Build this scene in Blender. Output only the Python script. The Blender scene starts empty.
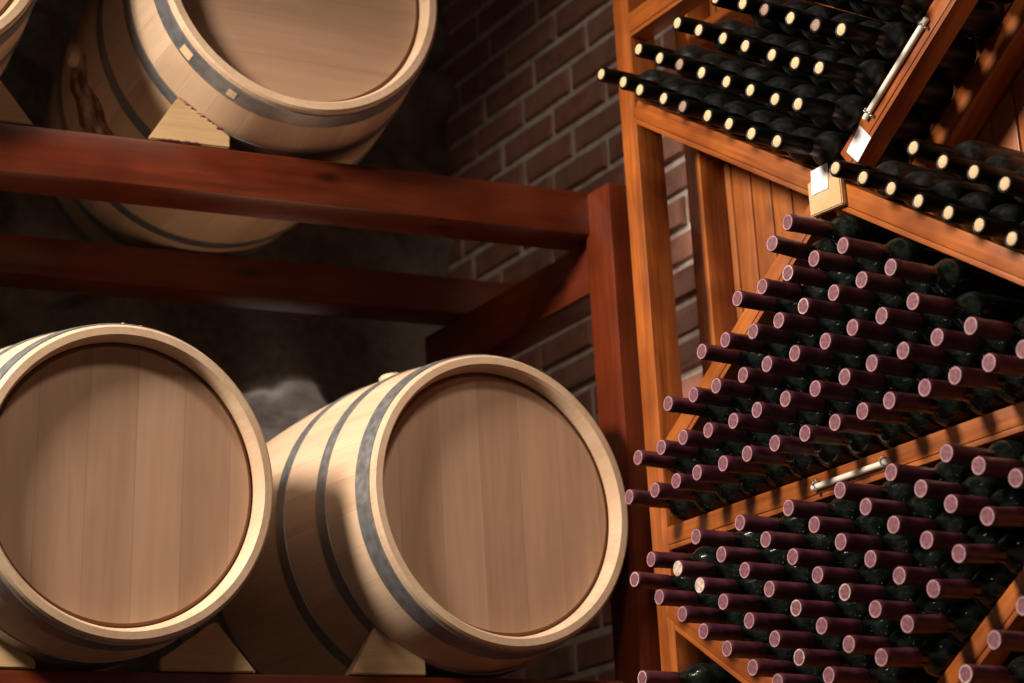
import bpy, bmesh, math, random
from mathutils import Vector, Matrix, noise
random.seed(7)
C = bpy.context.scene.collection
SC = bpy.context.scene
PI = math.pi
CAMR = [(0.846393, -0.530099, -0.051128), (0.123828, 0.289264, -0.949206), (0.517962, 0.797071, 0.310472)]

# ------------------------------------------------------------------ materials
def new_mat(name):
    m = bpy.data.materials.new(name); m.use_nodes = True
    nt = m.node_tree; nt.nodes.clear()
    out = nt.nodes.new('ShaderNodeOutputMaterial'); b = nt.nodes.new('ShaderNodeBsdfPrincipled')
    nt.links.new(b.outputs[0], out.inputs[0])
    return m, nt, b
def N(nt, t, **kw):
    n = nt.nodes.new(t)
    for k, v in kw.items():
        if k.startswith('i_'):
            key = k[2:]
            n.inputs[int(key) if key.isdigit() else key].default_value = v
        else: setattr(n, k, v)
    return n
def L(nt, a, b): nt.links.new(a, b)
def coords(nt, scale=(1, 1, 1), kind='Object'):
    tc = N(nt, 'ShaderNodeTexCoord'); mp = N(nt, 'ShaderNodeMapping')
    mp.inputs['Scale'].default_value = scale
    L(nt, tc.outputs[kind], mp.inputs['Vector'])
    return mp.outputs['Vector']
def ramp(nt, fac, stops):
    r = N(nt, 'ShaderNodeValToRGB')
    el = r.color_ramp.elements
    while len(el) < len(stops): el.new(0.5)
    for e, (p, c) in zip(el, stops):
        e.position = p; e.color = (*c, 1)
    L(nt, fac, r.inputs['Fac'])
    return r.outputs['Color']
def mixc(nt, fac, a, b, mode='MIX'):
    m = N(nt, 'ShaderNodeMix', data_type='RGBA', blend_type=mode)
    for s, v in ((m.inputs['Factor'], fac), (m.inputs['A'], a), (m.inputs['B'], b)):
        if isinstance(v, bpy.types.NodeSocket): L(nt, v, s)
        elif isinstance(v, (int, float)): s.default_value = v
        else: s.default_value = (*v, 1)
    return m.outputs['Result']
def math_(nt, op, a, b=None):
    m = N(nt, 'ShaderNodeMath', operation=op)
    for i, v in enumerate((a, b)):
        if v is None: continue
        if isinstance(v, bpy.types.NodeSocket): L(nt, v, m.inputs[i])
        else: m.inputs[i].default_value = v
    return m.outputs[0]
def bump(nt, bsdf, h, strength=.3, dist=.002):
    b = N(nt, 'ShaderNodeBump'); b.inputs['Strength'].default_value = strength; b.inputs['Distance'].default_value = dist
    L(nt, h, b.inputs['Height']); L(nt, b.outputs[0], bsdf.inputs['Normal'])

def wood(name, dark, mid, light, rough=.4, axis=0, fine=60, coat=0., knots=0.):
    """varnished plank wood, grain along the given local axis"""
    m, nt, b = new_mat(name)
    s = [9., 9., 9.]; s[axis] = .9
    v = coords(nt, s)
    oi = N(nt, 'ShaderNodeObjectInfo')
    add = N(nt, 'ShaderNodeVectorMath', operation='ADD'); L(nt, v, add.inputs[0])
    sc = N(nt, 'ShaderNodeVectorMath', operation='SCALE'); L(nt, oi.outputs['Location'], sc.inputs[0]); sc.inputs['Scale'].default_value = 7.3
    L(nt, sc.outputs[0], add.inputs[1])
    n1 = N(nt, 'ShaderNodeTexNoise', i_Scale=2.2, i_Detail=6., i_Roughness=.62, i_Distortion=.6); L(nt, add.outputs[0], n1.inputs['Vector'])
    s2 = [fine] * 3; s2[axis] = fine / 22
    n2 = N(nt, 'ShaderNodeTexNoise', i_Scale=2.0, i_Detail=3.); L(nt, coords(nt, s2), n2.inputs['Vector'])
    col = ramp(nt, n1.outputs['Fac'], [(.28, dark), (.5, mid), (.72, light)])
    col = mixc(nt, .35, col, ramp(nt, n2.outputs['Fac'], [(.3, dark), (.7, light)]), 'MIX')
    n3 = N(nt, 'ShaderNodeTexNoise', i_Scale=1.3, i_Detail=2.); L(nt, coords(nt, (5, 5, 5)), n3.inputs['Vector'])
    col = mixc(nt, ramp(nt, n3.outputs['Fac'], [(.4, (0, 0, 0)), (.7, (.62, .62, .62))]), col, dark)
    if knots:
        s3 = [5., 5., 5.]; s3[axis] = 2.2
        vo = N(nt, 'ShaderNodeTexVoronoi', i_Scale=1.6); L(nt, coords(nt, s3), vo.inputs['Vector'])
        col = mixc(nt, ramp(nt, vo.outputs['Distance'], [(.05, (knots,) * 3), (.14, (0, 0, 0))]), col, tuple(c * .25 for c in dark))
    L(nt, col, b.inputs['Base Color'])
    b.inputs['Roughness'].default_value = rough
    if coat: b.inputs['Coat Weight'].default_value = coat; b.inputs['Coat Roughness'].default_value = .25
    bump(nt, b, n2.outputs['Fac'], .25, .0008)
    return m

def oak(name, kind, seed):
    """barrel oak: 'stave' = strips round the local Y axis, 'head' = boards side by side along local X"""
    m, nt, b = new_mat(name)
    tc = N(nt, 'ShaderNodeTexCoord'); sx = N(nt, 'ShaderNodeSeparateXYZ'); L(nt, tc.outputs['Object'], sx.inputs[0])
    if kind == 'head':
        u = math_(nt, 'ADD', math_(nt, 'MULTIPLY', sx.outputs['X'], 11.), 20.37 + seed)
        grain = coords(nt, (70, 70, 3.)); soft = coords(nt, (14, 14, 2.2))
    else:
        ang = math_(nt, 'ARCTAN2', sx.outputs['X'], sx.outputs['Z'])
        u = math_(nt, 'ADD', math_(nt, 'MULTIPLY', ang, 28 / (2 * PI)), 40.5)
        grain = coords(nt, (60, 3., 60)); soft = coords(nt, (11, 1.6, 11))
    idx = math_(nt, 'FLOOR', u); fr = math_(nt, 'FRACT', u)
    wn = N(nt, 'ShaderNodeTexWhiteNoise', noise_dimensions='1D'); L(nt, math_(nt, 'ADD', idx, seed * 3.1), wn.inputs['W'])
    n1 = N(nt, 'ShaderNodeTexNoise', i_Scale=1.0, i_Detail=5., i_Roughness=.6, i_Distortion=.8)
    off = N(nt, 'ShaderNodeVectorMath', operation='ADD'); L(nt, soft, off.inputs[0])
    cx = N(nt, 'ShaderNodeCombineXYZ'); L(nt, math_(nt, 'MULTIPLY', wn.outputs['Value'], 31.), cx.inputs['Y']); L(nt, math_(nt, 'MULTIPLY', wn.outputs['Value'], 17.), cx.inputs['Z'])
    L(nt, cx.outputs[0], off.inputs[1]); L(nt, off.outputs[0], n1.inputs['Vector'])
    n2 = N(nt, 'ShaderNodeTexNoise', i_Scale=1.0, i_Detail=3.); L(nt, grain, n2.inputs['Vector'])
    if kind == 'head': a, bb, c = (.36, .208, .125), (.43, .26, .165), (.50, .315, .205)
    else: a, bb, c = (.50, .325, .20), (.60, .42, .28), (.68, .50, .355)
    col = ramp(nt, wn.outputs['Value'], [(0., a), (.5, bb), (1., c)])
    col = mixc(nt, .30, col, ramp(nt, n1.outputs['Fac'], [(.3, tuple(x * .62 for x in a)), (.7, tuple(x * 1.15 for x in c))]))
    col = mixc(nt, .16, col, ramp(nt, n2.outputs['Fac'], [(.3, tuple(x * .55 for x in a)), (.7, c)]))
    e = math_(nt, 'ABSOLUTE', math_(nt, 'SUBTRACT', fr, .5))
    w = .485 if kind == 'head' else .482
    col = mixc(nt, ramp(nt, e, [(w, (0, 0, 0)), (.499, (.38, .38, .38))]), col, tuple(x * .45 for x in a))
    L(nt, col, b.inputs['Base Color']); b.inputs['Roughness'].default_value = .62
    bump(nt, b, n2.outputs['Fac'], .2, .0006)
    return m

def plain(name, col, rough=.5, metal=0., var=.0, vscale=40., spec=.5, coat=0.):
    m, nt, b = new_mat(name)
    b.inputs['Base Color'].default_value = (*col, 1)
    b.inputs['Roughness'].default_value = rough; b.inputs['Metallic'].default_value = metal
    b.inputs['Specular IOR Level'].default_value = spec; b.inputs['Coat Weight'].default_value = coat
    if var:
        n = N(nt, 'ShaderNodeTexNoise', i_Scale=vscale, i_Detail=4.); L(nt, coords(nt), n.inputs['Vector'])
        L(nt, ramp(nt, n.outputs['Fac'], [(.3, tuple(c * (1 - var) for c in col)), (.7, tuple(min(1, c * (1 + var)) for c in col))]), b.inputs['Base Color'])
        L(nt, ramp(nt, n.outputs['Fac'], [(.3, (rough * .8,) * 3), (.7, (min(1, rough * 1.2),) * 3)]), b.inputs['Roughness'])
    return m

def glass(name, tint, dust, rough, dcol):
    """dark wine-filled bottle glass with patches of cellar dust"""
    m, nt, b = new_mat(name)
    oi = N(nt, 'ShaderNodeObjectInfo')
    add = N(nt, 'ShaderNodeVectorMath', operation='ADD'); L(nt, coords(nt), add.inputs[0]); L(nt, oi.outputs['Location'], add.inputs[1])
    n = N(nt, 'ShaderNodeTexNoise', i_Scale=58., i_Detail=4., i_Roughness=.6); L(nt, add.outputs[0], n.inputs['Vector'])
    f = ramp(nt, n.outputs['Fac'], [(.42, (0, 0, 0)), (.75, (dust,) * 3)])
    L(nt, mixc(nt, f, tint, dcol), b.inputs['Base Color'])
    L(nt, mixc(nt, f, (rough,) * 3, (.75,) * 3), b.inputs['Roughness'])
    b.inputs['IOR'].default_value = 1.5
    return m

M = {}
M['pine'] = wood('varnished_pine', (.11, .022, .004), (.39, .100, .017), (.56, .185, .04), .36, 0, coat=.25, knots=.7)
M['panel'] = wood('varnished_panelling', (.16, .040, .010), (.36, .105, .022), (.50, .175, .04), .42, 0, coat=.15, knots=.8)
M['beam'] = wood('red_stained_timber', (.050, .008, .003), (.118, .0195, .0055), (.175, .032, .008), .30, 0, fine=45, coat=.3, knots=.8)
M['chock'] = wood('raw_pine_chock', (.36, .22, .10), (.50, .33, .17), (.58, .41, .23), .65, 0)
for k in range(4):
    M['stave%d' % k] = oak('oak_staves_%d' % k, 'stave', k * 2.3)
    M['head%d' % k] = oak('oak_head_%d' % k, 'head', k * 1.37)
M['rim'] = wood('cut_oak_rim', (.48, .32, .20), (.60, .43, .29), (.68, .51, .36), .6, 1)
M['croze'] = plain('dark_groove_oak', (.16, .07, .03), .7)
M['groove'] = plain('head_edge_oak', (.21, .10, .05), .65)
M['steel'] = plain('galvanised_steel', (.33, .34, .36), .42, .75, .12, 60.)
M['bung'] = plain('pale_bung', (.62, .46, .28), .6, 0, .15, 60.)
m, nt, b = new_mat('wine_stain'); M['stain'] = m
b.inputs['Base Color'].default_value = (.20, .055, .03, 1); b.inputs['Roughness'].default_value = .6
n_ = N(nt, 'ShaderNodeTexNoise', i_Scale=22., i_Detail=4.); L(nt, coords(nt, (1, 1, .4)), n_.inputs['Vector'])
L(nt, ramp(nt, n_.outputs['Fac'], [(.40, (0, 0, 0)), (.62, (.85, .85, .85))]), b.inputs['Alpha'])
M['glass_green'] = glass('dark_green_glass', (.004, .007, .0055), .30, .10, (.060, .070, .060))
M['glass_black'] = glass('dusty_black_glass', (.007, .0075, .007), .55, .30, (.034, .035, .033))
M['capsule'] = plain('mauve_capsule', (.080, .018, .030), .42, 0, .25, 30.)
M['capsule_end'] = plain('lit_mauve_capsule_end', (.165, .064, .086), .5, 0, .3, 160.)  # lighter than the capsule sides: light on the end discs painted into the colour
M['capsule_ring'] = plain('lit_capsule_ring', (.37, .22, .25), .5, 0, .25, 120.)  # bright edge of the lit end disc, painted as a paler mauve
M['capsule_dust'] = plain('chalky_capsule_end', (.50, .38, .34), .7, 0, .4, 130.)
M['black_cap'] = plain('black_neck', (.006, .006, .006), .38, 0, .2, 40., spec=.10)
M['cork'] = plain('pale_cork', (.60, .44, .26), .75, 0, .22, 260.)
M['cork_dark'] = plain('stained_cork', (.28, .18, .14), .75, 0, .25, 220.)
M['paper'] = plain('white_paper', (.80, .79, .82), .7)
M['tag'] = wood('tag_wood', (.50, .34, .16), (.60, .42, .22), (.66, .48, .27), .5, 0)
M['tube'] = plain('milky_tube', (.80, .77, .66), .3)
M['clip'] = plain('wire_clip', (.55, .55, .56), .25, 1.)

# ------------------------------------------------------------------ mesh helpers
def obj(name, bm, mats, parent=None, smooth=None, loc=None, mat=None):
    me = bpy.data.meshes.new(name)
    bmesh.ops.recalc_face_normals(bm, faces=bm.faces)
    bm.to_mesh(me); bm.free()
    for m in (mats if isinstance(mats, (list, tuple)) else [mats]): me.materials.append(m)
    if smooth is not None:
        for p in me.polygons: p.use_smooth = True
        if smooth < 3.1: me.set_sharp_from_angle(angle=smooth)
    o = bpy.data.objects.new(name, me); C.objects.link(o)
    if parent: o.parent = parent
    if mat is not None: o.matrix_local = mat
    elif loc is not None: o.location = loc
    return o
def thing(name, label, cat, loc=(0, 0, 0), group=None, rot=None):
    o = bpy.data.objects.new(name, None); C.objects.link(o); o.empty_display_size = .05
    o.location = loc
    if rot is not None: o.rotation_euler = rot
    tag(o, label, cat, group); return o
def tag(o, label, cat, group=None):
    o['label'] = label; o['category'] = cat
    if group: o['group'] = group
    return o
def struct(o): o['kind'] = 'structure'; return o
def box(bm, x0, x1, y0, y1, z0, z1, bev=0.):
    r = bmesh.ops.create_cube(bm, size=1)
    vs = r['verts']
    bmesh.ops.scale(bm, verts=vs, vec=(x1 - x0, y1 - y0, z1 - z0))
    bmesh.ops.translate(bm, verts=vs, vec=((x0 + x1) / 2, (y0 + y1) / 2, (z0 + z1) / 2))
    if bev:
        es = list({e for v in vs for e in v.link_edges})
        bmesh.ops.bevel(bm, geom=es, offset=bev, segments=2, affect='EDGES', profile=.6)
def lathe(bm, prof, n=64, axis='Y', closed=False, mats=None, a0=0., a1=2 * PI, cap0=False, cap1=False):
    """profile of (t along axis, r); returns rings"""
    full = abs(a1 - a0 - 2 * PI) < 1e-6
    k = n if full else n + 1
    rings = []
    for t, r in prof:
        ring = []
        for i in range(k):
            a = a0 + (a1 - a0) * i / n
            p = (r * math.sin(a), t, r * math.cos(a)) if axis == 'Y' else (t, r * math.sin(a), r * math.cos(a))
            ring.append(bm.verts.new(p))
        rings.append(ring)
    m = len(prof)
    for j in range(m if closed else m - 1):
        A, B = rings[j], rings[(j + 1) % m]
        for i in range(n):
            f = bm.faces.new((A[i], A[(i + 1) % k], B[(i + 1) % k], B[i]))
            if mats: f.material_index = mats[j]
    if not full and closed:
        bm.faces.new([r[0] for r in rings]); bm.faces.new([r[-1] for r in rings])
    if cap0: bm.faces.new(rings[0]).material_index = mats[0] if mats else 0
    if cap1: bm.faces.new(rings[-1]).material_index = mats[-1] if mats else 0
    return rings
def prism(bm, pts, d0, d1, bev=0., drop=.02):
    """polygon in local (x,z) pushed along y from d0 to d1"""
    a = [bm.verts.new((x, d0, z)) for x, z in pts]; b = [bm.verts.new((x, d1, z - (drop if z > .04 else 0))) for x, z in pts]
    bm.faces.new(a); bm.faces.new(b[::-1])
    k = len(pts)
    for i in range(k): bm.faces.new((a[i], a[(i + 1) % k], b[(i + 1) % k], b[i]))
    if bev: bmesh.ops.bevel(bm, geom=list(bm.edges), offset=bev, segments=2, affect='EDGES')

# ------------------------------------------------------------------ the setting
YAW = math.radians(-8.48)
CB, SB = math.cos(YAW), math.sin(YAW)
BX, BN = Vector((CB, SB, 0)), Vector((-SB, CB, 0))         # along the barrel beams / away from the viewer
XW = 2.80
FLOOR, CEIL = -1.25, 3.35

def brick_wall():
    bm = bmesh.new()
    y0, y1 = .6, 4.75
    box(bm, .008, .12, 0, y1 - y0, FLOOR, CEIL)             # mortar body (local x = into the wall)
    for f in bm.faces: f.material_index = 1
    rows = int((CEIL - FLOOR) / .085)
    rnd = random.Random(3)
    for r in range(rows):
        z = FLOOR + r * .085
        y = -(.118 if r % 2 else 0.) - rnd.uniform(0, .02)
        while y < y1 - y0:
            w = .236 * rnd.uniform(.93, 1.06)
            a, b = max(0, y + .007), min(y1 - y0, y + w - .007)
            if b - a > .03:
                d = rnd.uniform(-.004, .003)
                c0, c1, e = z + .008, z + .0770, .006
                L3 = [(.03, a, b, c0, c1), (d + e, a, b, c0, c1), (d, a + e, b - e, c0 + e, c1 - e)]
                rings = []
                for x_, ya, yb, za, zb in L3:
                    ym = [ya + (yb - ya) * q / 4 for q in range(5)]
                    ring = [(x_, q, za) for q in ym] + [(x_, yb, (za + zb) / 2)] + [(x_, q, zb) for q in reversed(ym)] + [(x_, ya, (za + zb) / 2)]
                    rings.append([bm.verts.new(Vector(p) + noise.noise_vector(Vector((p[1] * 30, p[2] * 30, r))) * .003) for p in ring])
                for A, B in zip(rings, rings[1:]):
                    for q in range(12): bm.faces.new((A[q], A[(q + 1) % 12], B[(q + 1) % 12], B[q]))
                bm.faces.new(rings[-1])
            y += w
    m, nt, b = new_mat('old_red_brick')
    g = N(nt, 'ShaderNodeNewGeometry')
    n = N(nt, 'ShaderNodeTexNoise', i_Scale=18., i_Detail=6., i_Roughness=.7); L(nt, coords(nt), n.inputs['Vector'])
    col = ramp(nt, g.outputs['Random Per Island'], [(0, (.20, .075, .05)), (.35, (.29, .11, .075)), (.7, (.33, .145, .10)), (1, (.24, .12, .09))])
    col = mixc(nt, .4, col, ramp(nt, n.outputs['Fac'], [(.3, (.13, .05, .035)), (.7, (.42, .23, .17))]))
    L(nt, col, b.inputs['Base Color']); b.inputs['Roughness'].default_value = .9; bump(nt, b, n.outputs['Fac'], .5, .004)
    m2, nt, b = new_mat('lime_mortar')
    n = N(nt, 'ShaderNodeTexNoise', i_Scale=30., i_Detail=5.); L(nt, coords(nt), n.inputs['Vector'])
    L(nt, ramp(nt, n.outputs['Fac'], [(.3, (.42, .36, .31)), (.7, (.68, .61, .55))]), b.inputs['Base Color']); b.inputs['Roughness'].default_value = .95
    bump(nt, b, n.outputs['Fac'], .5, .004)
    struct(obj('wall_right', bm, [m, m2], loc=(XW, y0, 0)))
brick_wall()

def stone_wall():
    bm = bmesh.new()
    nx, nz = 290, 250
    W, H = 3.9, CEIL - FLOOR
    grid = []
    def pale(x, z):                      # one big pale stone set in the dark rubble
        px, pz = x + .535, z - 1.425
        t = math.atan2(pz, px); r = math.hypot(px / .19, pz / .19)
        lim = 1 + .3 * noise.noise(Vector((math.cos(t) * 1.3, math.sin(t) * 1.3, 4.2))) + .16 * noise.noise(Vector((x * 16, z * 16, 1)))
        return max(0., min(1., (lim - r) / .22))
    for j in range(nz + 1):
        row = []
        for i in range(nx + 1):
            x = -W + (W + .12) * i / nx; z = FLOOR + H * j / nz
            p = Vector((x * 3.3, 0, z * 4.6)) + noise.noise_vector(Vector((x * 2, 1, z * 2))) * .35
            d, _ = noise.voronoi(p)
            edge = min(1, (d[1] - d[0]) * 2.6)
            h = -.075 * edge + .02 * noise.fractal(Vector((x * 9, 3, z * 9)), 1., 2., 4)
            calm = max(0., 1 - math.hypot((x + .5) / .45, (z - 1.75) / .5))
            h = h * (1 - .9 * min(1, 1.6 * calm)) - .03 * min(1, 1.6 * calm) + .06
            k = pale(x, z)
            if k > 0: h = h * (1 - k) + k * (-.025 - (1.62 - z) * .28 + .012 * noise.fractal(Vector((x * 14, 5, z * 14)), 1., 2., 4))
            row.append(bm.verts.new((x, h, z)))
        grid.append(row)
    for j in range(nz):
        for i in range(nx):
            bm.faces.new((grid[j][i], grid[j][i + 1], grid[j + 1][i + 1], grid[j + 1][i]))
    m, nt, b = new_mat('rough_cellar_stone')
    n = N(nt, 'ShaderNodeTexNoise', i_Scale=3.2, i_Detail=7., i_Roughness=.62); L(nt, coords(nt), n.inputs['Vector'])
    n2 = N(nt, 'ShaderNodeTexNoise', i_Scale=40., i_Detail=4.); L(nt, coords(nt), n2.inputs['Vector'])
    col = ramp(nt, n.outputs['Fac'], [(.3, (.075, .062, .047)), (.5, (.20, .168, .128)), (.7, (.34, .29, .23))])
    col = mixc(nt, .3, col, ramp(nt, n2.outputs['Fac'], [(.3, (.06, .05, .04)), (.7, (.34, .285, .225))]))
    L(nt, col, b.inputs['Base Color']); b.inputs['Roughness'].default_value = .95; bump(nt, b, n2.outputs['Fac'], .6, .006)
    main = (nt, b, col)
    at = N(nt, 'ShaderNodeAttribute', attribute_name='pale_stone')
    n3 = N(nt, 'ShaderNodeTexNoise', i_Scale=14., i_Detail=6.); L(nt, coords(nt), n3.inputs['Vector'])
    pc = ramp(nt, n3.outputs['Fac'], [(.3, (.42, .38, .38)), (.7, (.72, .67, .67))])
    L(nt, mixc(nt, at.outputs['Fac'], col, pc), b.inputs['Base Color'])
    o = struct(obj('wall_back', bm, m, smooth=3.14, loc=(2.83, 4.56, 0))); o.rotation_euler = (0, 0, YAW)
    a = o.data.attributes.new('pale_stone', 'FLOAT', 'POINT')
    for v in o.data.vertices: a.data[v.index].value = min(1., 1.6 * pale(v.co.x, v.co.z))
stone_wall()

def floor_ceiling():
    m, nt, b = new_mat('worn_stone_floor')
    br = N(nt, 'ShaderNodeTexBrick', i_Scale=1.0); L(nt, coords(nt, (2, 2, 2)), br.inputs['Vector'])
    br.inputs['Color1'].default_value = (.16, .11, .075, 1); br.inputs['Color2'].default_value = (.20, .14, .10, 1); br.inputs['Mortar'].default_value = (.08, .06, .05, 1)
    L(nt, br.outputs['Color'], b.inputs['Base Color']); b.inputs['Roughness'].default_value = .7
    bm = bmesh.new(); box(bm, -1.2, 2.95, -1.2, 5.4, FLOOR - .1, FLOOR); struct(obj('floor', bm, m))
    m2 = plain('limewashed_vault', (.22, .17, .13), .9, 0, .2, 3.)
    bm = bmesh.new(); box(bm, -1.2, 2.95, -1.2, 5.4, CEIL, CEIL + .1); struct(obj('ceiling', bm, m2))
floor_ceiling()


# ------------------------------------------------------------------ barrel stand
def beam_local(name, parent, p0, length, depth, height, bev=.008, along=0.):
    """timber of given length along its local X; p0 = front-left-top corner; along = yaw"""
    bm = bmesh.new(); box(bm, 0, length, 0, depth, -height, 0, bev)
    for v in bm.verts:
        v.co += noise.noise_vector(Vector((v.co.x * 5, v.co.y * 9, v.co.z * 9)) + Vector(p0)) * .0015
    o = obj(name, bm, M['beam'], parent, smooth=.6)
    o.location = p0; o.rotation_euler = (0, 0, along); return o
def upright(name, parent, x0, x1, y0, y1, z0, z1, m='beam', bev=.006):
    bm = bmesh.new(); box(bm, 0, z1 - z0, -(y1 - y0), 0, 0, x1 - x0, bev)
    o = obj(name, bm, M[m], parent, smooth=.6)
    # local X -> up, local Z -> -world... keep grain along local X
    o.matrix_local = Matrix(((0, 0, 1, x0), (0, -1, 0, y0), (1, 0, 0, z0), (0, 0, 0, 1)))
    return o
stand = thing('barrel_stand', 'heavy red stained timber stand carrying the oak barrels on two levels', 'barrel rack', (2.0, 3.7, FLOOR))
stand_inv = Matrix.Translation((-2.0, -3.7, -FLOOR))
def SP(p): return (p[0] - 2.0, p[1] - 3.7, p[2] - FLOOR)
def stand_beam(name, u0, u1, off, P, top, h=.10, d=.105):
    a = P + BX * u0 + BN * off
    return beam_local(name, stand, SP((a.x, a.y, top)), u1 - u0, d, h, along=YAW)
PU, PL = Vector((2.435, 3.43, 0)), Vector((2.435, 3.40, 0))
stand_beam('front_beam', -2.75, .10, 0, PU, 1.702, .100, .106)
stand_beam('back_beam', -2.75, .13, .545, PU, 1.690, .090, .10)
stand_beam('front_beam', -2.75, -.002, 0, PL, .649, .12, .105)
stand_beam('back_beam', -2.75, -.01, .61, PL, .645, .12, .10)
upright('front_post', stand, *[a - b for a, b in zip((2.441, 2.558), (2.0, 2.0))], 3.352 - 3.7, 3.450 - 3.7, 0, 1.698 - FLOOR, bev=.010)
upright('back_post', stand, 2.455 - 2, 2.54 - 2, 4.085 - 3.7, 4.16 - 3.7, 0, 1.60 - FLOOR)
upright('front_post', stand, -.30 - 2, -.19 - 2, 3.74 - 3.7, 3.82 - 3.7, 0, 1.60 - FLOOR)
def depth_beam(x0, x1, y0, y1, z0, z1):
    bm = bmesh.new(); box(bm, 0, y1 - y0, -(x1 - x0), 0, z0 - z1, 0, .006)
    o = obj('side_beam', bm, M['beam'], stand, smooth=.6); o.location = SP((x0, y0, z1)); o.rotation_euler = (0, 0, PI / 2)
depth_beam(2.452, 2.54, 3.433, 4.16, 1.483, 1.598)
depth_beam(2.452, 2.54, 3.433, 4.16, .42, .534)

# ------------------------------------------------------------------ barrels
LB = .95
def make_barrel(label, c, r0, az, el, roll, k, bung=None, stickers=(), bulge=.04, stain=False):
    a = math.radians(az + 90); e = -math.radians(el)
    rot = (Matrix.Rotation(a, 4, 'Z') @ Matrix.Rotation(e, 4, 'X') @ Matrix.Rotation(math.radians(roll), 4, 'Y'))
    t = thing('barrel', label, 'barrel', c, 'oak wine barrels on the timber stand', rot.to_euler())
    f = r0 / .29
    def R(y): return r0 + bulge * f * (1 - ((y - LB / 2) / (LB / 2)) ** 2)
    th = .0235 * f; hd = .032
    prof = [(0.004, R(0) - .0005)] + [(LB * i / 28, R(LB * i / 28)) for i in range(1, 28)] + [(LB - .004, R(LB) - .0005),
            (LB, R(LB) - .005), (LB, R(LB) - th * .8), (LB - .006, R(LB) - th), (LB - hd, R(0) - th - .004), (LB - hd - .014, R(0) - th - .004)]
    prof += [(LB / 2, R(LB / 2) - .03)]
    prof += [(hd + .014, R(0) - th - .004), (hd, R(0) - th - .004), (.006, R(0) - th), (0, R(0) - th * .8), (0, R(0) - .005)]
    mats = [0] * len(prof)
    for j in (len(prof) - 5, ): mats[j] = 2
    for j in (len(prof) - 4, len(prof) - 3, len(prof) - 2, len(prof) - 1): mats[j] = 1
    for j in (28, 29, 30, 31): mats[j] = 1
    bm = bmesh.new(); lathe(bm, prof, 112, closed=True, mats=mats)
    obj('staves', bm, [M['stave%d' % k], M['rim'], M['croze']], t, smooth=.5)
    for y0, y1 in ((hd, hd + .02), (LB - hd - .02, LB - hd)):
        bm = bmesh.new()
        rr = R(0) - th - .003
        s = 1 if y0 < .5 else -1
        ya, yb = (y0, y1) if s > 0 else (y1, y0)
        rg = lathe(bm, [(ya, rr - .0095), (ya + s * .0035, rr - .003), (ya + s * .007, rr), (yb, rr)], 96, mats=[1, 1, 1])
        bm.faces.new(rg[0]); bm.faces.new(rg[-1])
        obj('head', bm, [M['head%d' % k], M['groove']], t, smooth=.3)
    # hoops: chime, quarter and bilge at both ends
    for y0, w in ((.013, .040), (.150, .030), (.298, .032), (LB - .053, .040), (LB - .180, .030), (LB - .330, .032)):
        bm = bmesh.new(); T = .0022
        ys = [y0 + w * q / 4 for q in range(5)]
        pr = [(y, R(y) + T) for y in ys] + [(y, R(y) - .001) for y in reversed(ys)]
        lathe(bm, pr, 112, closed=True)
        h = obj('hoop', bm, M['steel'], t, smooth=.5)
        bm = bmesh.new()
        for ang in (-.045, .07):
            for dy in (.3, .7):
                y = y0 + w * dy
                r_ = bmesh.ops.create_uvsphere(bm, u_segments=10, v_segments=6, radius=.0045)
                aa = ang - math.radians(roll) + (.02 if dy > .5 else 0)
                bmesh.ops.scale(bm, verts=r_['verts'], vec=(1, 1, .55))
                bmesh.ops.rotate(bm, verts=r_['verts'], matrix=Matrix.Rotation(aa, 3, 'Y'))
                bmesh.ops.translate(bm, verts=r_['verts'], vec=((R(y) + T) * math.sin(aa), y, (R(y) + T) * math.cos(aa)))
        obj('rivet', bm, M['steel'], h, smooth=3.14)
    def on_side(name, bm, mat, y, ang, lift, parent=t):
        q = Matrix.Rotation(ang, 4, 'Y') @ Matrix.Translation((0, y, R(y) + lift))
        return obj(name, bm, mat, parent, smooth=.6, mat=q)
    if bung is not None:
        y, ang = bung
        bm = bmesh.new()
        bmesh.ops.create_cone(bm, segments=24, radius1=.029, radius2=.024, depth=.035, cap_ends=True)
        bmesh.ops.bevel(bm, geom=[e for e in bm.edges if e.calc_length() < .02 and all(v.co.z > 0 for v in e.verts)], offset=.003, segments=2, affect='EDGES')
        on_side('bung', bm, M['bung'], y, ang, .002)
        if stain:
            bm = bmesh.new(); rnd = random.Random(4)
            top, bot = [], []
            n = 14
            rows = []
            for i in range(n + 1):
                a_ = ang + (.05 + .62 * i / n) * stain
                wd = .055 + .03 * math.sin(i * .9) * .4 + .012 * i / n + rnd.uniform(-.004, .004)
                row = []
                for j in range(7):
                    yy = y + (j / 6 - .5) * 2 * wd * (1 if i < n else .4)
                    rr = R(yy) + .0006
                    row.append(bm.verts.new((rr * math.sin(a_), yy, rr * math.cos(a_))))
                rows.append(row)
            for i in range(n):
                for j in range(6): bm.faces.new((rows[i][j], rows[i][j + 1], rows[i + 1][j + 1], rows[i + 1][j]))
            obj('wine_stain', bm, M['stain'], t, smooth=3.14)
    for y, ang, w, hgt in stickers:
        bm = bmesh.new(); n = 6; rows = []
        for i in range(n + 1):
            a_ = ang + (i / n - .5) * w / r0
            rows.append([bm.verts.new(((R(yy) + rr) * math.sin(a_), yy, (R(yy) + rr) * math.cos(a_))) for rr, yy in ((.0026, y - hgt / 2), (.0034, y - hgt / 2), (.0034, y + hgt / 2), (.0026, y + hgt / 2))])
        for i in range(n):
            for j in range(4): bm.faces.new((rows[i][j], rows[i][(j + 1) % 4], rows[i + 1][(j + 1) % 4], rows[i + 1][j]))
        bm.faces.new(rows[0]); bm.faces.new(rows[-1][::-1])
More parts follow.
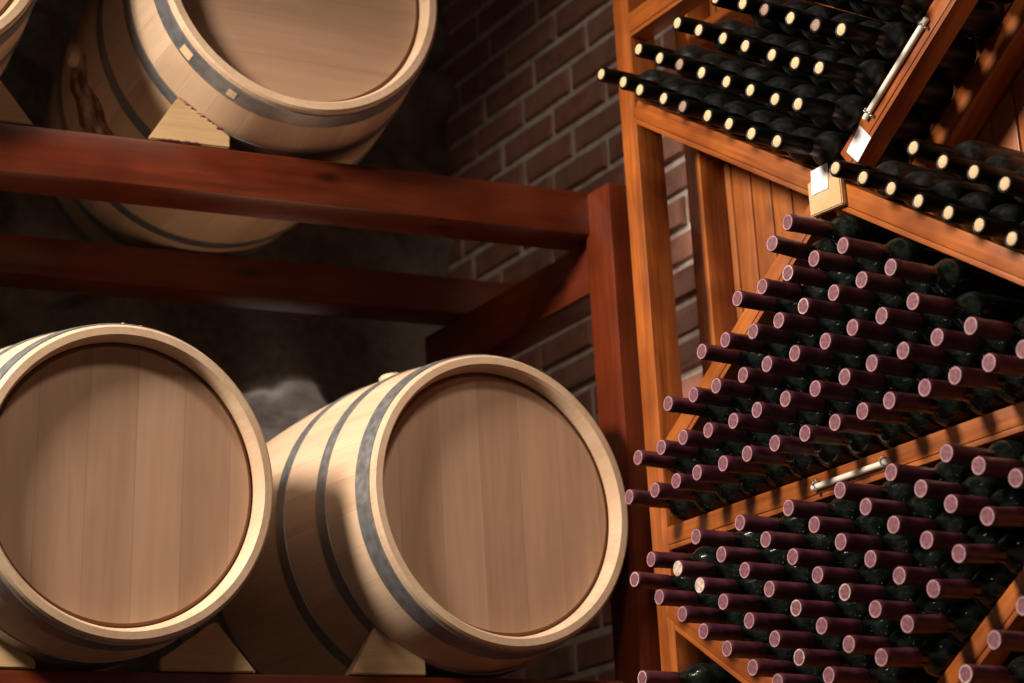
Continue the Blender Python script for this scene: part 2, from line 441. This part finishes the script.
        o = obj('sticker', bm, M['bung'], t); o['label'] = 'small pale patch stuck on the hoop'
    return t
make_barrel('lower oak barrel nearest the bottle rack, its bung and steel hoops showing', (2.13, 3.328, .974), .29, -89.6, .6, 0, 0, bung=(.33, -.16))
make_barrel('lower oak barrel at the left edge, showing mostly its round head', (1.374, 3.362, .948), .280, -89.8, -5., 0, 1)
make_barrel('upper oak barrel with horizontal head boards, two pale patches and a wine stain', (1.76, 3.404, 2.040), .296, -96, 1.4, 90, 2,
            bung=(.475, PI), stain=-1, stickers=((.035, PI - .68, .028, .022), (.035, PI - 1.07, .018, .018)))
make_barrel('upper oak barrel cut off by the top left corner, only its rim showing', (.97, 3.51, 2.04), .29, -92, 1., 40, 3)

# ------------------------------------------------------------------ chocks
def chock(label, P, top, pts, d=.06, smear=None):
    u = sum(p[0] for p in pts) / len(pts)
    o_ = P + BX * u
    bm = bmesh.new(); prism(bm, [(a - u, b - top) for a, b in pts], 0.002, d, .0025)
    o = obj('chock', bm, M['chock'], smooth=.6, loc=(o_.x, o_.y, top)); o.rotation_euler = (0, 0, YAW)
    tag(o, label, 'wedge', 'wooden chocks under the barrels')
    if smear:
        bm = bmesh.new(); rnd = random.Random(9)
        for (a, b), (c, e) in smear:
            for i in range(16):
                s = i / 15 * rnd.uniform(.8, 1.)
                x, z = a + (c - a) * s - u, b + (e - b) * s - top
                r_ = bmesh.ops.create_uvsphere(bm, u_segments=8, v_segments=5, radius=1)
                bmesh.ops.scale(bm, verts=r_['verts'], vec=(rnd.choice((.002, .003, .008)), .0006, rnd.uniform(.0008, .0026)))
                bmesh.ops.translate(bm, verts=r_['verts'], vec=(x, .002, z))
        k = obj('wine_smear', bm, M['smear'], o, smooth=3.14); k['label'] = 'dark purple wine smear along the chock edges'
M['smear'] = plain('purple_wine_smear', (.10, .008, .03), .5)
chock('pale wooden chock under the left side of the lower right barrel', PL, .6505, [(-.573, .651), (-.422, .651), (-.423, .683), (-.505, .742), (-.518, .748), (-.525, .742)])
chock('pale wooden chock under the right side of the lower left barrel', PL, .6505, [(-.938, .651), (-.757, .651), (-.828, .740), (-.834, .744), (-.845, .738), (-.938, .672)])
chock('pale wooden chock in the bottom left corner under the lower left barrel', PL, .6505, [(-1.31, .651), (-1.16, .651), (-1.161, .666), (-1.235, .722), (-1.247, .728), (-1.255, .722)])
chock('pale wooden chock with purple wine smears under the upper barrel', PU, 1.7035, [(-.951, 1.704), (-.783, 1.704), (-.783, 1.730), (-.876, 1.797), (-.887, 1.803), (-.893, 1.797)],
      smear=(((-.885, 1.799), (-.79, 1.733)), ((-.925, 1.706), (-.84, 1.706))))
chock('pale wooden chock at the left edge under the corner barrel', PU, 1.7035, [(-1.36, 1.704), (-1.173, 1.704), (-1.24, 1.793), (-1.25, 1.799), (-1.26, 1.793), (-1.36, 1.728)])

# ------------------------------------------------------------------ wine rack
XF = 2.42
Y1, Y0 = 3.209, 1.99            # inner faces of the far and near posts
rack = thing('wine_rack', 'tall varnished pine wine rack with crossed rails full of bottles', 'wine rack', (2.53, 2.66, FLOOR))
def RP(x, y, z): return (x - 2.53, y - 2.66, z - FLOOR)
def rack_post(name, x0, x1, y0, y1): upright(name, rack, x0 - 2.53, x1 - 2.53, y0 - 2.66, y1 - 2.66, 0, 2.75 - FLOOR, 'pine', .003)
ZT = 2.75
rack_post('front_post', XF, 2.485, Y1, 3.2625); rack_post('front_post', XF, 2.485, Y0 - .053, Y0)
rack_post('back_post', 2.58, 2.643, Y1 + .004, 3.2625); rack_post('back_post', 2.58, 2.643, Y0 - .053, Y0)
def rail(name, y0, z0, y1, z1, h, x0, x1, lip=True):
    """rail in the rack's face; the centre line runs from (y0,z0) far to (y1,z1) near"""
    ln = math.hypot(y1 - y0, z1 - z0)
    bm = bmesh.new()
    if lip:
        box(bm, 0, ln, 0, x1 - x0, -h + .0105, h, .0022)
        box(bm, .0, ln, .0012, x1 - x0, -h, -h + .0098, .0015)
    else: box(bm, 0, ln, 0, x1 - x0, -h, h, .0025)
    o = obj(name, bm, M['pine'], rack, smooth=.6)
    d = Vector((0, y1 - y0, z1 - z0)).normalized()
    dx = Vector((1, 0, 0)); up = d.cross(dx)
    if up.z < 0: up = -up
    # local X -> d, local Y -> world +x, local Z -> up
    m = Matrix.Identity(4)
    for i, v in enumerate((d, dx, up)):
        for j in range(3): m[j][i] = v[j]
    px = RP(x0, y0, z0)
    for j in range(3): m[j][3] = px[j]
    if m.to_3x3().determinant() < 0:
        for v in o.data.vertices: v.co.y = -v.co.y
        o.data.flip_normals()
        for j in range(3): m[j][1] = -m[j][1]
    o.matrix_local = m
    return o
def lin(a, b, y): return a[1] + (b[1] - a[1]) * (y - a[0]) / (b[0] - a[0])
A0, A1 = (3.2, 1.7885), (2.1, 1.0285)
B0, B1 = (3.2, 1.055), (2.1, 1.775)
D0, D1 = (3.2, .735), (2.1, -.03)
F0, F1 = (3.2, .029), (2.1, .752)
XC, XD = 2.645, 2.69                    # where the crossed rails meet
def face_rails(x0, x1, lip):
    def r(n, p, q, ya, yb, h): rail(n, ya, lin(p, q, ya), yb, lin(p, q, yb), h, x0, x1, lip)
    r('diagonal_rail', A0, A1, Y1 + .004, 2.64, .0235)
    r('diagonal_rail', A0, A1, 2.640, Y0 - .02, .0235)
    r('diagonal_rail', B0, B1, Y1 + .004, 2.69, .0235)
    r('diagonal_rail', B0, B1, 2.60, Y0 - .02, .0235)
    r('diagonal_rail', D0, D1, Y1 + .02, Y0 - .02, .0235)
    r('diagonal_rail', F0, F1, Y1 + .004, 2.72, .0225)
    r('diagonal_rail', F0, F1, 2.63, Y0 - .02, .0225)
    rail('shelf_rail', Y1, .8922, Y0, .8782, .0230, x0, x1, lip)
    rail('shelf_rail', Y1, 1.9925, Y0, 1.991, .0270, x0, x1, lip)
    rail('shelf_rail', Y1, -.14, Y0, -.14, .024, x0, x1, lip)
    q0, q1 = (3.2, 2.9), (2.1, 2.14)
    r('diagonal_rail', q0, q1, 2.95, Y0 - .02, .0235)
    r('diagonal_rail', (3.2, 2.17), (2.1, 2.89), Y1 + .004, 2.3, .0235)
face_rails(XF, 2.466, True)
face_rails(2.583, 2.640, False)
bm = bmesh.new()                        # tongue and groove backing: narrow boards standing side by side
w = .0615; y = Y1 + .045; i = 0
while y > Y0 - .05:
    box(bm, 0, ZT - FLOOR - .02, -y + 2.66, -y + 2.66 + w - .004, 0, .014, .004)
    y -= w
box(bm, 0, ZT - FLOOR - .02, -(Y1 + .045) + 2.66, -(Y0 - .05) + 2.66, .008, .018)
o = obj('back_panel', bm, M['panel'], rack, smooth=.5)
o.matrix_local = Matrix(((0, 0, 1, 2.645 - 2.53), (0, -1, 0, 0), (1, 0, 0, .01), (0, 0, 0, 1)))

# light tubes and paper on the rails
def tube_on_rail(label, p, q, rad):
    p, q = Vector(p), Vector(q); d = (q - p)
    t = thing('glass_tube', label, 'tube', p)
    bm = bmesh.new()
    prof = [(0, .001), (0, rad * .8), (rad * .3, rad)] + [(d.length - rad * .3, rad), (d.length, rad * .8), (d.length, .001)]
    lathe(bm, prof, 20, axis='X', cap0=True, cap1=True)
    rq = d.to_track_quat('X', 'Z').to_matrix().to_4x4()
    obj('tube', bm, M['tube'], t, smooth=.6, mat=rq)
    for s in (.06, .93):
        bm = bmesh.new()
        # a wire saddle over the tube with two small screw ends
        prev = None; rr = rad + .0018; pts = []
        for k in range(13):
            a = PI * (k / 12)
            pts.append(Vector((s * d.length, rr * math.cos(a), 0)) + Vector((0, 0, 0)))
            pts[-1] = Vector((s * d.length + .003 * math.sin(a * 2), rr * 1.45 * math.cos(a), -rr * math.sin(a)))
        for k in range(12):
            v = pts[k + 1] - pts[k]
            r_ = bmesh.ops.create_cone(bm, segments=8, radius1=.0016, radius2=.0016, depth=v.length * 1.15, cap_ends=True)
            mm = v.to_track_quat('Z', 'X').to_matrix().to_4x4(); mm.translation = (pts[k] + pts[k + 1]) / 2
            bmesh.ops.transform(bm, verts=r_['verts'], matrix=mm)
        for k in (0, 12):
            r_ = bmesh.ops.create_uvsphere(bm, u_segments=10, v_segments=6, radius=.0034); bmesh.ops.translate(bm, verts=r_['verts'], vec=pts[k])
        # saddle bulges towards the room (-x): local frame with Z towards -x
        dn = d.normalized(); zz = Vector((1, 0, 0)); yy = zz.cross(dn)
        m = Matrix.Identity(4)
        for i_, v in enumerate((dn, yy, zz)):
            for j in range(3): m[j][i_] = v[j]
        obj('clip', bm, M['clip'], t, smooth=3.14, mat=m)
    return t
tube_on_rail('white tube clipped along the steep rail at the upper right', (XF - .006, 2.355, 1.6175), (XF - .006, 2.534, 1.501), .0058)
tube_on_rail('white tube clipped on the level middle shelf rail', (XF - .006, 2.768, .8855), (XF - .006, 2.566, .8835), .0058)
def slab(name, quad, x0, th, m, parent=None):
    bm = bmesh.new()
    c = Vector((x0, sum(q[0] for q in quad) / 4, sum(q[1] for q in quad) / 4))
    a = [bm.verts.new((0, y - c.y, z - c.z)) for y, z in quad]; b = [bm.verts.new((-th, y - c.y, z - c.z)) for y, z in quad]
    bm.faces.new(a); bm.faces.new(b[::-1])
    for i in range(4): bm.faces.new((a[i], a[(i + 1) % 4], b[(i + 1) % 4], b[i]))
    bmesh.ops.bevel(bm, geom=list(bm.edges), offset=min(th * .3, .002), segments=2, affect='EDGES')
    o = obj(name, bm, m, parent); o.location = c - (Vector(parent.location) if parent else Vector((0, 0, 0))); return o
t = slab('wooden_tag', [(2.694, 1.437), (2.606, 1.437), (2.606, 1.366), (2.694, 1.372)], XF - .001, .012, M['tag'])
tag(t, 'square pale wooden tag where the rails cross, white paper stuck on it', 'tag')
p = slab('paper_label', [(2.679, 1.455), (2.633, 1.455), (2.637, 1.407), (2.683, 1.409)], XF - .0135, .0012, M['paper'], t); p['label'] = 'blank white paper'
p = slab('paper_label', [(2.553, 1.4985), (2.527, 1.464), (2.568, 1.4325), (2.594, 1.463)], XF - .0005, .0012, M['paper'])
tag(p, 'blank white paper label on the foot of the steep rail', 'label')

# ------------------------------------------------------------------ bottles: (tip y, tip z, body y, body z), bottom row first
XT = 2.30
MID = [
    [(3.1619,0.953,3.1619,0.953), (3.0839,0.9479,3.0863,0.9505), (3.0123,0.948,3.0145,0.9496), (2.9449,0.9468,2.9428,0.9488), (2.8725,0.9459,2.871,0.948), (2.7977,0.9445,2.7977,0.9472), (2.7208,0.9434,2.7208,0.9463), (2.6455,0.9419,2.6455,0.9455), (2.5701,0.9412,2.5702,0.9446), (2.4976,0.9407,2.4985,0.9438), (2.4278,0.9389,2.4267,0.943), (2.3477,0.9382,2.3477,0.9421), (2.276,0.9373,2.2759,0.9413), (2.2004,0.9358,2.2018,0.9405), (2.1314,0.9372,2.13,0.9396)],
    [(3.1251,1.0211,3.1251,1.0211), (3.0498,1.0217,3.0521,1.0216), (2.9807,1.0229,2.9803,1.0231), (2.9107,1.0182,2.9087,1.0181), (2.8354,1.0154,2.8354,1.0154), (2.7624,1.0152,2.7624,1.0152), (2.6837,1.0134,2.6837,1.0134), (2.6086,1.011,2.6086,1.011), (2.5335,1.0105,2.5355,1.0103), (2.4657,1.0143,2.4638,1.0144), (2.3821,1.0099,2.3822,1.0099), (2.3104,1.0116,2.3104,1.0116), (2.2358,1.0076,2.2358,1.0076)],
    [(3.0142,1.0964,3.0146,1.0964), (2.9432,1.0943,2.9428,1.0943), (2.868,1.0896,2.8691,1.0896), (2.7985,1.0904,2.7973,1.0905), (2.7222,1.0876,2.7222,1.0876), (2.6463,1.0847,2.6463,1.0847), (2.5714,1.0845,2.5714,1.0845), (2.4991,1.0862,2.4991,1.0862), (2.4238,1.0827,2.4238,1.0827), (2.3481,1.0834,2.3481,1.0834)],
    [(2.9016,1.1648,2.9029,1.1648), (2.832,1.1659,2.8311,1.166), (2.76,1.1608,2.7595,1.1607), (2.6814,1.1558,2.6831,1.1557), (2.6131,1.1603,2.6114,1.1604), (2.539,1.1611,2.539,1.1611), (2.4611,1.1577,2.4617,1.1578), (2.3905,1.156,2.3899,1.156)],
    [(2.7929,1.233,2.7929,1.233), (2.7172,1.2306,2.7174,1.2299), (2.6436,1.2308,2.6446,1.2307), (2.5739,1.2339,2.5729,1.234), (2.4997,1.2323,2.4997,1.2323)],
    [(2.6857,1.3021,2.6964,1.2986), (2.6357,1.3236,2.6286,1.3221)],
]
UP = [
    [(3.1526,1.8299,3.1526,1.8299), (3.0884,1.7862,3.0884,1.7862), (3.0293,1.7431,3.0293,1.7431), (2.9608,1.6968,2.9608,1.6968), (2.8983,1.6532,2.8983,1.6532), (2.8333,1.6086,2.8333,1.6086), (2.7689,1.5654,2.7689,1.5654), (2.7049,1.5196,2.7082,1.5213), (2.6394,1.4787,2.6444,1.4884)],
    [(3.0234,1.8287,3.0234,1.8287), (2.9617,1.7828,2.9617,1.7828), (2.897,1.7407,2.897,1.7407), (2.8319,1.6951,2.8319,1.6951), (2.7666,1.6494,2.7666,1.6494), (2.702,1.6053,2.702,1.6053), (2.6398,1.5619,2.6419,1.563), (2.5722,1.523,2.5769,1.5325)],
    [(2.8962,1.8287,2.8962,1.8287), (2.8303,1.7833,2.8303,1.7833), (2.7653,1.7377,2.7653,1.7377), (2.7021,1.6937,2.7021,1.6937), (2.6371,1.6481,2.6371,1.6481), (2.5747,1.6048,2.5774,1.6062), (2.5095,1.5661,2.513,1.5743)],
    [(2.7707,1.8235,2.7707,1.8235), (2.7012,1.7805,2.7012,1.7805), (2.6361,1.7366,2.6361,1.7366), (2.5734,1.6921,2.5734,1.6921), (2.5084,1.6482,2.5112,1.6495), (2.4437,1.6101,2.4468,1.6177)],
    [(2.6358,1.8216,2.6358,1.8216), (2.5722,1.7771,2.5722,1.7771), (2.507,1.7327,2.507,1.7327), (2.4437,1.6907,2.4466,1.6922), (2.379,1.6515,2.3825,1.6598)],
    [(2.507,1.8193,2.507,1.8193), (2.4434,1.7756,2.4434,1.7756), (2.381,1.7323,2.3842,1.7339), (2.3175,1.6921,2.3208,1.7002)],
]
RT = [
    [(2.4952,1.3718,2.4965,1.3727), (2.4381,1.3337,2.4368,1.3328), (2.3728,1.2893,2.3728,1.2893), (2.3141,1.2453,2.3134,1.2462), (2.2489,1.2009,2.2486,1.2014), (2.1843,1.1564,2.184,1.1568), (2.1209,1.1113,2.12,1.1126)],
    [(2.3088,1.3368,2.3088,1.3368), (2.2495,1.2893,2.2495,1.2893), (2.1856,1.247,2.1856,1.247), (2.122,1.2024,2.122,1.2024)],
]
LOW = [
    [(2.3151,0.822,2.3173,0.8232), (2.2495,0.7853,2.2535,0.7903), (2.1826,0.7499,2.1869,0.7635)],
    [(2.4445,0.8236,2.4445,0.8236), (2.3803,0.7811,2.3832,0.7829), (2.3175,0.7415,2.3217,0.7459), (2.2492,0.7064,2.2553,0.7185)],
    [(2.5739,0.8254,2.5739,0.8254), (2.5133,0.7829,2.5133,0.7829), (2.4493,0.7381,2.4508,0.7389), (2.3845,0.6994,2.3886,0.703), (2.3174,0.6633,2.3229,0.6741)],
    [(2.7026,0.8247,2.7026,0.8247), (2.642,0.7819,2.642,0.7819), (2.5787,0.7385,2.5787,0.7385), (2.5155,0.6966,2.5156,0.6967), (2.4503,0.6558,2.4539,0.66), (2.3833,0.6216,2.3881,0.6312)],
    [(2.8339,0.8286,2.8339,0.8286), (2.7759,0.7861,2.7759,0.7861), (2.7075,0.741,2.7075,0.741), (2.6448,0.6968,2.6448,0.6968), (2.5793,0.6545,2.5802,0.6551), (2.5151,0.6146,2.5192,0.6172), (2.4486,0.5783,2.4535,0.5882)],
    [(2.9627,0.8321,2.9627,0.8304), (2.899,0.7859,2.899,0.7859), (2.8378,0.7448,2.8378,0.7448), (2.7772,0.6995,2.7772,0.6995), (2.7109,0.6539,2.7109,0.6539), (2.6485,0.612,2.6485,0.612), (2.5823,0.5696,2.5858,0.5709), (2.5151,0.5368,2.5187,0.5454)],
    [(3.1044,0.8203,3.1004,0.8221), (3.0295,0.7879,3.0295,0.7879), (2.9679,0.7443,2.9679,0.7443), (2.9025,0.7015,2.9025,0.7015), (2.8402,0.6565,2.8402,0.6565), (2.7763,0.6134,2.7763,0.6134), (2.7095,0.57,2.7088,0.5703), (2.6444,0.5292,2.6444,0.5292)],
    [(3.1618,0.7941,3.1658,0.7923), (3.0946,0.7476,3.0946,0.7476), (3.0295,0.7039,3.0295,0.7039), (2.9684,0.6611,2.9684,0.6611), (2.9062,0.6191,2.9062,0.6191), (2.839,0.5748,2.839,0.5748), (2.7724,0.5389,2.7731,0.5385)],
]
BR = [
    [(2.201,0.5598,2.201,0.5598), (2.2644,0.5204,2.2644,0.5204), (2.3301,0.4801,2.3301,0.4801)],
]
BL = [
    [(3.1651,0.6094,3.1651,0.6094)],
]

def bottle_meshes():
    P = [(.0725, .0146), (.080, .0146), (.090, .0150), (.0965, .0168), (.102, .0205), (.108, .0254), (.115, .0300), (.123, .0331), (.132, .0343), (.16, .0345),
         (.288, .0345), (.294, .0334), (.2975, .0310), (.298, .026), (.285, .012), (.278, .001)]
    bm = bmesh.new(); lathe(bm, [(.004, .0125)] + P, 32, axis='X', cap0=True, cap1=True)
    g = bpy.data.meshes.new('bottle_glass'); bm.to_mesh(g); bm.free()
    P2 = [(.004, .0148), (.020, .0148), (.024, .0135), (.07, .0142), (.086, .0150), (.0935, .0168), (.099, .0205), (.105, .0254), (.112, .0300), (.120, .0331), (.130, .0343), (.16, .0345),
          (.288, .0345), (.294, .0334), (.2975, .0310), (.298, .026), (.285, .012), (.278, .001)]
    bm = bmesh.new(); lathe(bm, P2, 32, axis='X', cap0=True, cap1=True)
    k = bpy.data.meshes.new('bottle_glass'); bm.to_mesh(k); bm.free()
    bm = bmesh.new()
    lathe(bm, [(.0012, .0122), (.0004, .0132), (.0006, .0145), (.002, .0152), (.006, .0155), (.014, .0155), (.0155, .0150), (.05, .0152), (.0765, .0155), (.0775, .0150), (.0765, .0142), (.004, .0118)], 32, axis='X', closed=True)
    cp = bpy.data.meshes.new('capsule'); bm.to_mesh(cp); bm.free()
    def end():
        bm = bmesh.new()
        rings = lathe(bm, [(.0002, .0138), (-.0002, .0128), (.0003, .0116), (.0012, .0106), (.0013, .0055), (.0008, .0018)], 32, axis='X', mats=[1, 1, 1, 0, 0, 0])
        bm.faces.new(rings[-1]); bm.faces.new(rings[0])
        return bm
    ends = []
    for a, b in (('capsule_end', 'capsule_ring'), ('capsule_end', 'capsule_dust'), ('capsule_dust', 'capsule_dust')):
        bm = end(); e = bpy.data.meshes.new('capsule_end'); bm.to_mesh(e); bm.free(); e.materials.append(M[a]); e.materials.append(M[b]); ends.append(e)
    bm = bmesh.new(); lathe(bm, [(.001, .0108), (-.0002, .0140), (.0014, .0152), (.006, .0154), (.074, .0155), (.075, .0144), (.006, .0110)], 32, axis='X', closed=True)
    bc = bpy.data.meshes.new('neck_sleeve'); bm.to_mesh(bc); bm.free()
    corks = []
    for a in ('cork', 'cork_dark'):
        bm = bmesh.new(); lathe(bm, [(.012, .0106), (.0004, .0106), (-.0004, .0098)], 28, axis='X', cap0=True, cap1=True)
        e = bpy.data.meshes.new('cork'); bm.to_mesh(e); bm.free(); e.materials.append(M[a]); corks.append(e)
    for me, m in ((g, 'glass_green'), (k, 'glass_black'), (cp, 'capsule'), (bc, 'black_cap')): me.materials.append(M[m])
    for me in [g, k, cp, bc] + ends + corks:
        b2 = bmesh.new(); b2.from_mesh(me); bmesh.ops.recalc_face_normals(b2, faces=b2.faces); b2.to_mesh(me); b2.free()
        for p_ in me.polygons: p_.use_smooth = True
        me.set_sharp_from_angle(angle=.9)
    return g, k, cp, ends, bc, corks
GL, GK, CP, ENDS, BC, CORKS = bottle_meshes()
def proto(black):
    r = bpy.data.objects.new('wine_bottle', None); r.empty_display_size = .03
    parts = (('glass', GK), ('neck_sleeve', BC), ('cork', CORKS[0])) if black else (('glass', GL), ('capsule', CP), ('capsule_end', ENDS[0]))
    ch = []
    for n, me in parts:
        o = bpy.data.objects.new(n, me); o.parent = r; ch.append(o)
    return r, ch
PROTO = {b: proto(b) for b in (False, True)}
rb = random.Random(11)
def place(q, black, variant, label, group):
    r0, ch0 = PROTO[black]
    r = r0.copy(); C.objects.link(r)
    for o in ch0:
        c = o.copy(); c.parent = r; C.objects.link(c)
        if variant and o is ch0[2]: c.data = CORKS[1] if black else ENDS[variant]
    yt, zt, yb, zb = q
    xo = rb.uniform(-.004, .004)
    d = Vector((.14, yb - yt, zb - zt))
    rot = d.to_track_quat('X', 'Z').to_matrix().to_4x4() @ Matrix.Rotation(rb.uniform(0, 6.28), 4, 'X')
    r.location = (XT + xo, yt, zt); r.rotation_euler = rot.to_euler()
    tag(r, label, 'wine bottle', group)
ORD = ['first', 'second', 'third', 'fourth', 'fifth', 'sixth', 'seventh', 'eighth', 'ninth', 'tenth', 'eleventh', 'twelfth', 'thirteenth', 'fourteenth', 'fifteenth']
def row_name(i, n): return 'bottom row' if i == 0 else ('top row' if i == n - 1 else ORD[i] + ' row up')
DUST = {('MID', 4, 2): 1, ('MID', 3, 4): 1, ('LOW', 6, 1): 2, ('LOW', 6, 2): 2, ('LOW', 7, 0): 1, ('LOW', 5, 4): 1, ('LOW', 6, 6): 1, ('BR', 0, 2): 1, ('BL', 0, 0): 1, ('LOW', 4, 4): 1,
        ('UP', 1, 2): 1, ('UP', 0, 4): 1, ('UP', 3, 2): 1, ('UP', 3, 4): 1}
for i, r in enumerate(MID):
    for j, q in enumerate(r):
        v = DUST.get(('MID', i, j), 0)
        place(q, False, v, '%smauve capped bottle, %s from left in the %s, middle shelf' % ('chalky ended ' if v else '', ORD[j], row_name(i, len(MID))), 'mauve capped bottles on the middle shelf')
for i, r in enumerate(UP):
    for j, q in enumerate(r):
        v = DUST.get(('UP', i, j), 0)
        place(q, True, v, 'black bottle with %s cork, %s from left, %s, upper sloping rail' % ('brownish' if v else 'pale', ORD[j], row_name(i, len(UP))), 'black bottles above the upper sloping rail')
for i, r in enumerate(RT):
    for j, q in enumerate(r):
        place(q, True, 0, 'black bottle with pale cork, %s from left, %s right of steep rail' % (ORD[j], 'lower row' if i == 0 else 'upper row'), 'black bottles right of the steep rail')
nl = len(LOW)
for i, r in enumerate(LOW):
    ii = nl - 1 - i                     # LOW is listed from the top right row down
    for j, q in enumerate(r):
        v = DUST.get(('LOW', i, j), 0)
        place(q, False, v, '%smauve capped bottle, %s from left, %s, sloping stack under middle shelf' % ('chalky ended ' if v else '', ORD[j], 'lowest row' if ii == 0 else ('top row' if ii == nl - 1 else ORD[ii] + ' row up')), 'mauve capped bottles in the lowest stack')
for j, q in enumerate(BR[0]):
    place(q, False, DUST.get(('BR', 0, j), 0), 'mauve capped bottle in the bottom right corner, %s of three' % ('topmost', 'middle', 'lowest, chalk ringed')[j], 'mauve capped bottles in the bottom right corner')
place(BL[0][0], False, 1, 'lone mauve capped bottle under the lowest rail beside the rack post', 'mauve capped bottles in the lowest left corner')
for b in PROTO:
    r, ch = PROTO[b]
    for o in ch: bpy.data.objects.remove(o)
    bpy.data.objects.remove(r)

# ------------------------------------------------------------------ light
def spot(name, loc, aim, power, col, size, blend, rad):
    l = bpy.data.lights.new(name, 'SPOT'); l.energy = power; l.color = col; l.spot_size = math.radians(size); l.spot_blend = blend; l.shadow_soft_size = rad
    o = bpy.data.objects.new(name, l); C.objects.link(o); o.location = loc
    o.rotation_euler = (Vector(aim) - Vector(loc)).to_track_quat('-Z', 'Y').to_euler(); return o
WARM = (1., .85, .70)
spot('cellar_lamp', (-.6, 2.78, 2.42), (-.6 + .857, 2.78 + .03, 2.42 - .515), 720, WARM, 58, .5, .26)
spot('front_lamp', (1.55, 1.85, 3.30), (1.72, 3.30, .80), 190, WARM, 40, .6, .22)
spot('brick_fill', (1.2, 2.36, 3.2), (2.8, 3.80, 1.95), 46, WARM, 33, .7, .10)  # added fill that lifts the dark brick wall, no known fixture
spot('strip_fill', (2.0, 4.2, 2.65), (2.8, 3.46, 1.62), 34, WARM, 25, .35, .05)  # added narrow fill for the brick strip behind the rack, invented source
spot('stone_fill', (2.22, 4.34, 3.25), (2.285, 4.58, 1.36), 45, WARM, 11, .9, .05)  # added accent aimed at the pale stone, no real lamp there
for k in range(3):
    spot('rail_spot', (.5 + .12 * k, 1.0 + .05 * k, 3.0), (2.42, 2.45, 1.1), 18, WARM, 50, .35, .011)
w = bpy.data.worlds.new('cellar'); SC.world = w; w.use_nodes = True
w.node_tree.nodes['Background'].inputs[0].default_value = (1., .82, .68, 1); w.node_tree.nodes['Background'].inputs[1].default_value = .085

# ------------------------------------------------------------------ camera
cam = bpy.data.cameras.new('camera'); co = bpy.data.objects.new('camera', cam); C.objects.link(co)
right, down, fwd = Vector(CAMR[0]), Vector(CAMR[1]), Vector(CAMR[2])
m = Matrix.Identity(4)
for i, v in enumerate((right, -down, -fwd)):
    for j in range(3): m[j][i] = v[j]
co.matrix_world = m
cam.sensor_width = 36; cam.lens = 2113.32 / 1024 * 36; cam.clip_start = .05
cam.dof.use_dof = True; cam.dof.focus_distance = 3.75; cam.dof.aperture_fstop = 3.2
SC.camera = co
SC.view_settings.view_transform = 'Standard'; SC.view_settings.look = 'None'; SC.view_settings.gamma = 1; SC.view_settings.exposure = 0
SC.view_settings.use_curve_mapping = False
SC.cycles.use_denoising = True
SC.cycles.max_bounces = 6
